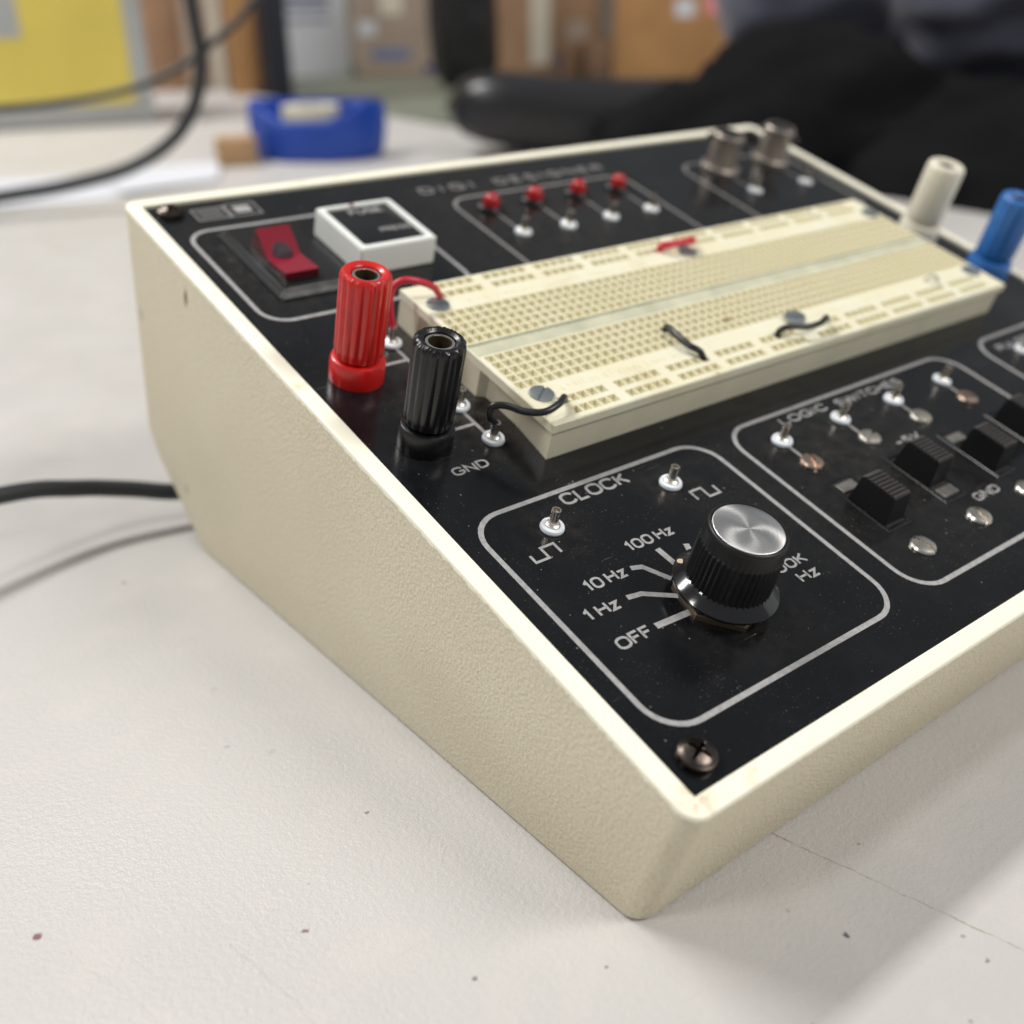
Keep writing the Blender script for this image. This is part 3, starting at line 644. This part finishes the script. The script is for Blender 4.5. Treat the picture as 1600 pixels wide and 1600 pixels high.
# --- breadboard
BU0, BU1, BV0, BV1, BH = 30.6, 194.3, 72.6, 126.8, 8.65
GU, GV = 32.57, 96.18; P = 2.54
def build_bb_top():
    """top plate, 2 mm thick edge, with every hole as a real tapered pit"""
    bm = bmesh.new(); H = BH
    bands = []    # (v0, v1, list of hole centres u)
    grid = [GU+k*P for k in range(64)]
    def bus(uo): return [uo+P*(6*g+k)+(1.6 if g >= 5 else 0) for g in range(10) for k in range(5)]
    rows = [(GV-P*r, grid) for r in range(5)] + [(GV+3*P+P*r, grid) for r in range(5)]
    rows += [(78.45, bus(37.7)), (74.85, bus(37.9)), (121.55, bus(37.7)), (125.1, bus(37.5))]
    rows.sort(key=lambda r: r[0]); hw = 1.09
    g0, g1 = 97.65, 102.3
    cuts = [BV0]
    def quad(a, b, c, d, mi=0):
        f = bm.faces.new([bm.verts.new(p) for p in (a, b, c, d)]); f.material_index = mi; return f
    def flat(u0, u1, v0, v1, z=H, mi=0): quad((u0, v0, z), (u1, v0, z), (u1, v1, z), (u0, v1, z), mi)
    cur = BV0
    for v, us in rows:
        a, b = v-hw, v+hw
        if cur < g0 and a > g0:           # central groove
            flat(BU0, BU1, cur, g0)
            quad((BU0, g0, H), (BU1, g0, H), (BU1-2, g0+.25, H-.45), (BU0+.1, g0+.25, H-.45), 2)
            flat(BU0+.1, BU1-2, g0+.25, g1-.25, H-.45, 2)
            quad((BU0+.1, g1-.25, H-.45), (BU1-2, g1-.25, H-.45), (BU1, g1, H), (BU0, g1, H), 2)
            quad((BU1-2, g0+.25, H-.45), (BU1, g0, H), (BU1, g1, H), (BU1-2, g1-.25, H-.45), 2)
            flat(BU0, BU1, g1, a)
        else: flat(BU0, BU1, cur, a)
        cu_ = BU0
        for u in us:
            flat(cu_, u-hw, a, b)
            o = ((u-hw, a, H), (u+hw, a, H), (u+hw, b, H), (u-hw, b, H)); k = .98
            m_ = [(u-k, v-k, H-.9), (u+k, v-k, H-.9), (u+k, v+k, H-.9), (u-k, v+k, H-.9)]; k = .28
            d_ = [(u-k, v-k, H-1.25), (u+k, v-k, H-1.25), (u+k, v+k, H-1.25), (u-k, v+k, H-1.25)]
            for i in range(4):
                quad(o[i], o[(i+1) % 4], m_[(i+1) % 4], m_[i], 3)
                quad(m_[i], m_[(i+1) % 4], d_[(i+1) % 4], d_[i], 3)
            quad(*d_, 4); cu_ = u+hw
        flat(cu_, BU1, a, b); cur = b
    flat(BU0, BU1, cur, BV1)
    return bm
bb = part('breadboard', build_bb_top(), [M_bb, M_bb, M_groove, M_hole, M_contact], 0, 0, 0, smooth=0)
for p_ in bb.data.polygons: pass
# plate edge (skirt 2 mm deep) 
bm = bmesh.new()
def ringface(bm, pts0, z0, pts1, z1, mi=0):
    a = [bm.verts.new((*p, z0)) for p in pts0]; b = [bm.verts.new((*p, z1)) for p in pts1]; n = len(a)
    for i in range(n): bm.faces.new((a[i], a[(i+1) % n], b[(i+1) % n], b[i])).material_index = mi
    return a, b
rc = [(BU0, BV0), (BU1, BV0), (BU1, BV1), (BU0, BV1)]
rc2 = [(BU0-.25, BV0-.25), (BU1+.25, BV0-.25), (BU1+.25, BV1+.25), (BU0-.25, BV1+.25)]
ringface(bm, rc, BH, rc2, BH-.25); a, b = ringface(bm, rc2, BH-.25, rc2, BH-2.1); bm.faces.new(b)
sub('plate_edge', bm, M_bb, bb, smooth=0)
# body below with the notches of its left end
out = [(BU0+.1, BV0+.1), (BU1-1.2, BV0+.1), (BU1-1.2, BV1-.1), (BU0-.1, BV1-.1), (BU0-.1, BV1-7.5), (BU0+1.6, BV1-9.0), (BU0+1.6, 105.2), (BU0-.2, 104.4), (BU0-.2, 96.2), (BU0+1.6, 95.0), (BU0+1.6, BV0+12)]
bm = bmesh.new(); a = [bm.verts.new((*p, 0.02)) for p in out]; b = [bm.verts.new((*p, BH-1.9)) for p in out]
for i in range(len(out)): bm.faces.new((a[i], a[(i+1) % len(out)], b[(i+1) % len(out)], b[i]))
sub('base', bm, M_bbside, bb, smooth=0)
bs = sub('mounting_screw', slot_screw(2.55, .55, .3, False), M_zinc, bb, 34.6, 81.7, BH+.0, rot=RZ(35))
for u, v, a in ((113.2, 81.8, -35), (190.4, 81.4, 0), (34.4, 118.1, -25), (112.4, 118.1, 20), (190.6, 117.8, 10)):
    c = bs.copy(); C.objects.link(c); c.parent = bb; c.matrix_basis = Matrix.Translation((u*S, v*S, (BH+(.9 if (u > 100 and u < 120 and v < 90) else 0))*S)) @ (RZ(a) @ (tilt(6, -8) if (100 < u < 120 and v < 90) else Matrix()))
# raised edge letters along the board are worn illegible: low bumps of the same plastic
bm = bmesh.new()
for (ua, ub, vv) in ((40, 62, 82.2), (64, 84, 82.0), (118, 150, 82.0), (42, 60, 117.6), (62, 96, 117.4), (125, 150, 117.6)):
    u = ua
    while u < ub:
        w_ = random.uniform(.5, 1.1)
        if random.random() < .75: box(bm, u, u+w_*.45, vv-.8, vv+random.uniform(.2, .8), BH-.05, BH+.09)
        if random.random() < .4: box(bm, u+w_*.5, u+w_*.95, vv-.8+random.uniform(0, 1), vv-.3+random.uniform(0, 1), BH-.05, BH+.08)
        u += w_+.5
sub('raised_marks', bm, M_bb, bb, smooth=0)
bm = bmesh.new(); lathe(bm, [(0, 0), (.75, 0), (.6, .12), (0, .16)], 12); sub('brown_stain', bm, mat('brown_stain', (.30, .17, .05), .6), bb, 97.2, 89.0, BH)

# --- mains cord of the trainer, leaving the chamfer at the back
CORDPTS = [(32, 188, 7.5), (14, 189, 8), (-0.5, 191, 9.2), (-12, 195, 12), (-25, 198, 15), (-44, 197, 19), (-95, 186, 24), (-200, 168, 16)]
bm = bmesh.new()
tube(bm, CORDPTS, 2.3, 20, 12)
o = finish(bm, 'power_cord', M_rub, dev)

# ------------------------------------------------------------------ jumper wires (pushed into the breadboard: things of their own)
def wire(pts, r, m, label, group=None, name='jumper_wire', ends=True):
    W = [MP.to_3x3() @ Vector(p) + Vector((0, 0, 28.8)) for p in pts]
    bm = bmesh.new(); o0 = W[0]; tube(bm, [p-o0 for p in W], r, 14, 10)
    o = finish(bm, name, m, None, loc=o0); return tag(o, label, 'wire', group)
G = 'jumper wires on the breadboard'
wire([(24.6, 82.2, 4.0), (22.9, 82.6, 6.0), (23.2, 82.8, 8.2), (25.2, 81.2, 8.9), (26.8, 77.6, 9.5), (29.6, 75.0, 10.3), (33.4, 75.4, 10.9), (36.4, 77.3, 10.4), (37.8, 78.3, 8.0)], .72, M_wblk, 'black wire curving from the terminal pin above GND to the near corner of the breadboard', G)
wire([(24.7, 119.9, 3.5), (24.3, 121.4, 8), (24.9, 122.3, 12.2), (27.2, 121.9, 14.0), (30.6, 120.9, 13.6), (34.6, 120.7, 11.6), (37.6, 121.6, 8.0)], .75, M_wred, 'pinkish red wire arching from behind the red binding post onto the breadboard', G)
wire([(79.0, 91.2, 8.0), (78.2, 90.6, 9.6), (77.0, 87.0, 10.3), (76.4, 82.0, 10.4), (77.6, 79.6, 10.0), (79.0, 78.9, 8.2)], .75, M_wblk, 'short straight black jumper across the front rows of the breadboard', G)
wire([(104.1, 79.0, 8.0), (104.2, 78.8, 10.0), (106.6, 77.9, 10.9), (110.6, 76.2, 11.0), (115.2, 76.0, 11.2), (118.7, 77.2, 11.2), (120.9, 77.9, 9.8)], .72, M_wblk, 'black jumper bent round the loose grey screw at the front edge of the breadboard', G)
wire([(105.7, 121.4, 8.2), (105.2, 120.9, 10.0), (107.6, 120.0, 10.7), (111.6, 119.4, 11.0), (114.8, 119.6, 11.0), (116.4, 120.6, 9.8)], .95, M_wred, 'short red jumper beside the screw in the middle of the far breadboard edge', G)
wire([(170.5, 83.2, 8.2), (170.3, 82.7, 9.8), (171.6, 81.8, 10.4), (172.9, 81.2, 9.6), (173.4, 81.0, 8.4)], .42, M_nick2, 'tiny bare metal lead stuck in the front right part of the breadboard', G, 'wire_lead')

# ------------------------------------------------------------------ table
tb = thing('table', (0, 500, 0), 'off-white laminate worktable with scratches and specks under the trainer', 'table')
def prism(poly, z0, z1, off=(0, 0)):
    bm = bmesh.new(); a = [bm.verts.new((x-off[0], y-off[1], z0)) for x, y in poly]; b = [bm.verts.new((x-off[0], y-off[1], z1)) for x, y in poly]
    bm.faces.new(a[::-1]); bm.faces.new(b)
    for i in range(len(a)): bm.faces.new((a[i], a[(i+1) % len(a)], b[(i+1) % len(a)], b[i]))
    return bm
TP = [(-1100, -650), (530, -650), (620, 1100), (655, 1780), (-800, 1780)]
bm = prism(TP, -28, 0)
bmesh.ops.bevel(bm, geom=[e for e in bm.edges if abs(e.verts[0].co.z-e.verts[1].co.z) < .1], offset=1.5, segments=3, affect='EDGES')
o = finish(bm, 'tabletop', M_table, tb); o.matrix_basis = Matrix.Translation((0, -.5, 0))
M_steel = mat('grey_painted_steel', (.25, .25, .25), .4, noise=(30, .15))
for x, y in ((-1000, -560), (470, -560), (-740, 1690), (600, 1690)):
    bm = bmesh.new(); box(bm, x-20, x+20, y-20, y+20, -740, -28.5, 3); o = finish(bm, 'leg', M_steel, tb); o.matrix_basis = Matrix.Translation((0, -.5, 0))
bm = prism([(-4000, -3000), (5000, -3000), (5000, 6000), (-4000, 6000)], -760, -740)
tag(finish(bm, 'floor', mat('grey_floor_tiles', (.20, .19, .17), .45, noise=(4, .3))), kind='structure')

# ------------------------------------------------------------------ things behind (all far out of focus)
CX, CY = -93.6, -77.8
def facing(x, y, extra=0): return math.atan2(y-CY, x-CX) - math.pi/2 + R(extra)     # turn so local -y looks at the bench end
M_card = mat('cardboard', (.36, .215, .125), .8, noise=(14, .22), bump=(200, .2))
M_card2 = mat('cardboard_orange', (.44, .23, .09), .8, noise=(14, .2))
M_card3 = mat('cardboard_pale', (.42, .33, .26), .8, noise=(8, .3))
M_cardd = mat('cardboard_shadowed', (.27, .16, .10), .85, noise=(10, .2))  # darker cardboard: shade of the gap between boxes put into the colour
M_tape = mat('pale_tape', (.62, .56, .46), .4)
M_yel = mat('yellow_label', (.72, .58, .11), .5, noise=(12, .12))
M_gry = mat('grey_plastic', (.42, .43, .42), .5, noise=(20, .1))
M_paper = mat('paper', (.60, .61, .645), .7, noise=(40, .04))
M_ink = mat('blue_ink', (.04, .05, .15), .6)
def carton(name, x, y, w, h, d, z, m, label, cat, extra=0, bev=2):
    t = thing(name, (x, y, z), label, cat); t.rotation_euler = (0, 0, facing(x, y, extra))
    bm = bmesh.new(); box(bm, -w/2, w/2, 0, d, 0, h, bev, 2)
    finish(bm, 'body', m, t)
    return t
def panel_on(t, name, x0, x1, z0, z1, m, th=.6, y=0):
    bm = bmesh.new(); box(bm, x0, x1, -th+y, .3+y, z0, z1, .2, 1); return finish(bm, name, m, t)
# yellow fronted bin on the left end of the table
t = carton('storage_bin', 290, 1212, 210, 300, 150, 0, M_gry, 'grey storage bin with a large yellow label at the left edge of the table', 'bin', 4, 6)
panel_on(t, 'yellow_label', -103, 84, 22, 298, M_yel); panel_on(t, 'grey_sticker', -101, -22, 92, 200, M_gry, 1.2)
# cardboard on the far end of the table
t = carton('cardboard_box', 556, 1600, 100, 330, 160, 0, M_card, 'brown cardboard box behind the cable loop beside the yellow labelled bin', 'box')
t = carton('cardboard_box', 628, 1560, 70, 330, 90, 0, M_card3, 'narrow pale cardboard carton with a light tape strip left of the orange carton', 'box')
panel_on(t, 'tape_strip', 4, 22, 0, 328, M_tape)
t = carton('cardboard_box', 632, 1446, 46, 340, 60, 0, M_card2, 'narrow orange brown carton standing left of the black post', 'box')
bm = bmesh.new(); box(bm, -17, 17, -17, 17, -740, 600, 3); o = finish(bm, 'black_post', mat('black_paint', (.012, .014, .022), .4), loc=(665, 1420, 0)); tag(o, 'black upright post behind the table, right of the orange carton', 'post')
# second bench with an olive top
b2 = thing('workbench', (900, 1500, -10), 'olive green bench top beyond the far edge of the table', 'bench')
M_olive = mat('olive_bench_top', (.20, .215, .165), .5, noise=(8, .25))
finish(prism([(664, 1130), (745, 1035), (1750, 1500), (1300, 2700), (905, 2500)], -34, -4, (900, 1500)), 'bench_top', M_olive, b2)
for x, y in ((740, 1180), (1500, 1500), (1250, 2400), (960, 2350)):
    bm = bmesh.new(); box(bm, x-920, x-880, y-1520, y-1480, -730, -34.5, 2); finish(bm, 'leg', M_steel, b2)
t = carton('white_box', 945, 1850, 165, 330, 120, -13, M_paper, 'white printed box with blue text lines right of the black post', 'box')
for k, (z0, z1) in enumerate(((118, 126), (96, 101), (132, 137))): panel_on(t, 'text_line', -52, 50, z0, z1, M_ink, .8)
t = carton('cardboard_box', 1075, 1730, 160, 330, 150, -13, M_card3, 'pale cardboard box with a blue smudge between the white box and the black bag', 'box')
panel_on(t, 'blue_smudge', -50, 20, 30, 48, mat('blue_mark', (.14, .17, .30), .6), .8); panel_on(t, 'label', -30, 10, 105, 150, M_tape, .8)
panel_on(t, 'shipping_label', -72, -40, 70, 95, M_paper, .8); panel_on(t, 'dark_mark', 46, 70, 6, 20, M_ink, .8)
# black rubbish bag hanging down
bm = bmesh.new(); n = 28
lathe(bm, [(52, 360), (54, 200), (56, 90), (54, 30), (48, 0), (34, -16), (12, -24), (0, -25)], n, rad=lambda t_, i, r: r*(1+.06*math.sin(5*t_+i)+.03*math.sin(11*t_)), close=True)
o = finish(bm, 'rubbish_bag', mat('black_bag', (.010, .010, .011), .4, bump=(25, 4)), loc=(1040, 1475, 0)); tag(o, 'black plastic bag hanging in front of the cardboard boxes', 'bag')
t = carton('cardboard_box', 1263, 1540, 205, 330, 200, -13, M_card, 'large brown cardboard box with a vertical tape strip right of the black bag', 'box')
panel_on(t, 'tape_strip', -22, 14, 20, 328, M_tape, .8)
panel_on(t, 'shipping_label', 40, 82, 60, 92, M_card3, .8); panel_on(t, 'dark_mark', 24, 34, 8, 40, M_ink, .8)
t = carton('cardboard_box', 1335, 1440, 85, 62, 100, -13, M_cardd, 'low filler box painted dark as the shaded gap between the two large cardboard boxes', 'box')
t = carton('cardboard_box', 1420, 1330, 260, 340, 200, -13, M_card2, 'orange brown cardboard box with white and pink stickers above the black armrest', 'box')
panel_on(t, 'white_sticker', -25, 8, 98, 125, M_paper, .8); panel_on(t, 'pink_sticker', 28, 62, 102, 160, mat('pink_sticker', (.75, .25, .28), .5), .8); panel_on(t, 'white_sticker', 66, 96, 110, 160, M_paper, .8)
bm = prism([(-1500, 2900), (5200, 2900), (5200, 2950), (-1500, 2950)], -740, 2300)
tag(finish(bm, 'wall', mat('wall_paint', (.33, .27, .21), .8, noise=(2, .2))), kind='structure')
bm = prism([(3300, -2500), (3350, -2500), (3350, 2900), (3300, 2900)], -740, 2300)
tag(finish(bm, 'wall', mat('wall_reflect_pale', (.82, .86, .90), .8, noise=(2, .2))), kind='structure')  # unseen side wall, coloured pale to reflect in the panel

# blue tape dispenser: solid with a dipped top edge, roll of tape sitting in it
t = thing('tape_dispenser', (380, 803, 0), 'dark blue plastic tape dispenser with a dipped front on the table', 'tape dispenser'); t.rotation_euler = (0, 0, R(-44))
bm = bmesh.new()
outl = [(-62, 34), (-52, -8), (-18, -28), (26, -30), (54, -8), (60, 34)]     # plan, local
hts = [48, 50, 34, 35, 48, 47]
a = [bm.verts.new((x*.96, y*.96, 0)) for x, y in outl]; m_ = [bm.verts.new((x*1.02, y*1.02, h*.55)) for (x, y), h in zip(outl, hts)]; b = [bm.verts.new((x, y, h)) for (x, y), h in zip(outl, hts)]
i1 = [bm.verts.new((x*.86, y*.80, h-1)) for (x, y), h in zip(outl, hts)]; i2 = [bm.verts.new((x*.82, y*.76, 8)) for (x, y), h in zip(outl, hts)]
for v in i2: v.co.z = 27
for A_, B_ in ((a, m_), (m_, b), (b, i1), (i1, i2)):
    for k in range(6): bm.faces.new((A_[k], A_[(k+1) % 6], B_[(k+1) % 6], B_[k]))
bm.faces.new(a); bm.faces.new(i2)
bmesh.ops.bevel(bm, geom=[e for e in bm.edges if e.calc_length() > 3], offset=2.2, segments=3, affect='EDGES', clamp_overlap=True)
finish(bm, 'body', mat('royal_blue_plastic', (.008, .055, .36), .4, noise=(20, .15)), t, smooth=50)
bm = bmesh.new(); lathe(bm, [(11, -8), (25, -8), (25, 8), (11, 8), (11, -8)], 40, close=False)
o = finish(bm, 'tape_roll', mat('cream_tape', (.62, .58, .42), .5), loc=(383, 806, 36))
tag(o, 'cream roll of tape lying in the top of the blue dispenser', 'tape roll')
bm = bmesh.new(); box(bm, -17, 17, -14, 14, 0, 23, 1.5, 2); bmesh.ops.rotate(bm, verts=bm.verts, cent=(0, 0, 0), matrix=Matrix.Rotation(R(-25), 3, 'Z'))
o = finish(bm, 'wood_block', mat('tan_wood', (.42, .26, .13), .7, noise=(60, .2)), loc=(315, 818, 0)); tag(o, 'small tan block beside the left side of the blue dispenser', 'block')
# sheets of paper
def sheet(poly, z, label):
    n = 14; bm = bmesh.new(); P4 = [Vector((x, y, 0)) for x, y in poly]; G_ = []
    for i in range(n+1):
        row = []
        for j in range(n+1):
            s_, t_ = i/n, j/n; p = (P4[0]*(1-s_)+P4[1]*s_)*(1-t_)+(P4[3]*(1-s_)+P4[2]*s_)*t_
            row.append(bm.verts.new((p.x, p.y, z+.5*math.sin(s_*5+t_*3)+.5)))
        G_.append(row)
    for i in range(n):
        for j in range(n): bm.faces.new((G_[i][j], G_[i+1][j], G_[i+1][j+1], G_[i][j+1]))
    r = bmesh.ops.extrude_face_region(bm, geom=bm.faces[:])
    for g in r['geom']:
        if isinstance(g, bmesh.types.BMVert): g.co.z += .15
    return tag(finish(bm, 'paper_sheet', M_paper), label, 'paper', 'loose papers behind the trainer')
sheet([(60, 735), (175, 722), (225, 835), (95, 880)], .4, 'white sheet of paper lying flat below the cable loop at the left')
sheet([(180, 728), (262, 742), (305, 830), (205, 850)], 1.9, 'white sheet of paper nearest the small tan block')

# cables looping up out of the frame
bm = bmesh.new()
tube(bm, [(222, 657, 420), (221, 657, 240), (221, 657, 160), (223, 657, 118), (224, 657, 92), (217, 660, 66), (201, 666, 44), (172, 677, 27), (132, 690, 18), (94, 700, 14), (30, 712, 9), (-120, 730, 5), (-320, 760, 5)], 4.6, 14, 8)
tag(finish(bm, 'cable', M_rub), 'thick dark cable looping down onto the table over the papers', 'cable')
bm = bmesh.new()
tube(bm, [(-320, 770, 120), (-100, 740, 80), (20, 715, 68), (102, 698, 68), (139, 688, 70), (178, 675, 76), (210, 664, 88), (236, 652, 106), (260, 640, 129), (330, 610, 220), (420, 575, 420)], 2.5, 12, 8)
tag(finish(bm, 'cable', M_rub), 'thin dark cable crossing in front of the yellow labelled bin', 'cable')

# office chair: shiny black armrest, seat and back behind the clothing
ch = thing('office_chair', (760, 560, -740), 'black office chair with a shiny padded armrest beside the table', 'chair')
M_leath = mat('black_leather', (.014, .014, .016), .30, noise=(30, .3), bump=(300, .1))
def world_part(name, bm, m, par, smooth=40):
    o = finish(bm, name, m, par, smooth=smooth); o.matrix_basis = Matrix.Translation(-par.location); return o
bm = bmesh.new(); n = 22; rings = []
A0, A1 = Vector((482, 742, 26)), Vector((720, 560, 22)); dr = (A1-A0); L_ = dr.length; dr.normalize(); sd = Vector((dr.y, -dr.x, 0))
for i in range(n+1):
    s_ = i/n; k = (1-(2*s_-1)**6)**.5 if 0 < s_ < 1 else 0.02
    hz = 30*k + 2; hw_ = 44*k+1; lift = 14*math.exp(-((s_-.05)/.28)**2) + 8*s_
    c_ = A0+dr*L_*s_+Vector((0, 0, lift))
    rings.append([bm.verts.new(c_ + sd*hw_*math.copysign(abs(math.cos(a_))**.7, math.cos(a_)) + Vector((0, 0, 1))*hz*math.copysign(abs(math.sin(a_))**.7, math.sin(a_))) for a_ in [2*math.pi*j/20 for j in range(20)]])
for a, b in zip(rings, rings[1:]):
    for k in range(20): bm.faces.new((a[k], a[(k+1) % 20], b[(k+1) % 20], b[k]))
bm.faces.new(rings[0]); bm.faces.new(rings[-1])
world_part('armrest', bm, M_leath, ch, 70)
bm = bmesh.new(); box(bm, 600, 640, 640, 670, -270, 16, 8); world_part('armrest_support', bm, M_blackmat, ch)
bm = bmesh.new(); box(bm, 560, 1000, 330, 800, -290, -200, 35, 4); world_part('seat', bm, M_leath, ch)
bm = bmesh.new(); box(bm, 950, 1020, 380, 780, -200, 60, 30, 4); world_part('backrest', bm, M_leath, ch)
bm = bmesh.new(); box(bm, 750, 800, 540, 590, -700, -290, 8); world_part('column', bm, M_steel, ch)
for k in range(5):
    a_ = R(72*k+10); bm = bmesh.new(); tube(bm, [(775, 565, -680), (775+130*math.cos(a_), 565+130*math.sin(a_), -690), (775+260*math.cos(a_), 565+260*math.sin(a_), -715)], [22]*11+[20]*10, 10, 10)
    world_part('leg', bm, M_blackmat, ch)

# clothing heaped on the chair
def cloth(name, blobs, m, label, cat, vox=9, folds=((95, 24), (36, 13), (14, 4)), seed=0, offs=(0, 0, 0)):
    bm = bmesh.new()
    for (x, y, z, rx, ry, rz, a_) in blobs:
        M_ = Matrix.Translation((x, y, z)) @ Matrix.Rotation(R(a_), 4, 'Z') @ Matrix.Diagonal((rx, ry, rz, 1))
        bmesh.ops.create_icosphere(bm, subdivisions=4, radius=1, matrix=M_)
    bmesh.ops.scale(bm, vec=(S, S, S), verts=bm.verts)
    me = bpy.data.meshes.new(name); bm.to_mesh(me); bm.free(); me.materials.append(m)
    o = bpy.data.objects.new(name, me); C.objects.link(o)
    r = o.modifiers.new('r', 'REMESH'); r.mode = 'VOXEL'; r.voxel_size = vox*S
    s_ = o.modifiers.new('s', 'SMOOTH'); s_.iterations = 10
    dg = bpy.context.evaluated_depsgraph_get(); me2 = bpy.data.meshes.new_from_object(o.evaluated_get(dg))
    o.modifiers.clear(); o.data = me2
    from mathutils import noise as N
    nrm = [v.normal.copy() for v in me2.vertices]
    for v, nn in zip(me2.vertices, nrm):
        p = v.co*1000; q_ = Vector((p.x*.25+p.y*.15, p.y*.8, p.z*1.2))
        d = 0
        for sc_, am in folds: d += am*(1-2*abs(N.noise(q_/sc_+Vector((seed, 0, 0)))))
        v.co += nn*d*S*.6
    me2.polygons.foreach_set('use_smooth', [True]*len(me2.polygons))
    return tag(o, label, cat)
M_cloth = mat('black_fabric', (.006, .006, .007), .85, spec=.10, noise=(20, .3), bump=(900, .3))
M_slate = mat('slate_blue_fabric', (.085, .088, .125), .8, sheen=.2, noise=(15, .2), bump=(900, .3))
cloth('black_jacket', [(760, 500, -20, 150, 120, 90, 20), (740, 360, -40, 150, 130, 100, 0), (670, 490, 12, 115, 90, 84, 0), (610, 560, -5, 85, 65, 60, 0), (690, 330, -50, 105, 110, 95, 10), (720, 220, -60, 120, 130, 95, 0), (690, 520, -60, 110, 100, 90, 0), (780, 130, -60, 190, 150, 90, 0)], M_cloth,
      'black jacket heaped in folds over the chair beside the trainer', 'jacket')
cloth('slate_shirt', [(860, 590, 150, 160, 110, 110, 0), (900, 440, 140, 150, 130, 100, 0), (960, 300, 120, 130, 130, 100, 0)], M_slate, 'slate blue garment lying on top of the black jacket', 'shirt', seed=3)
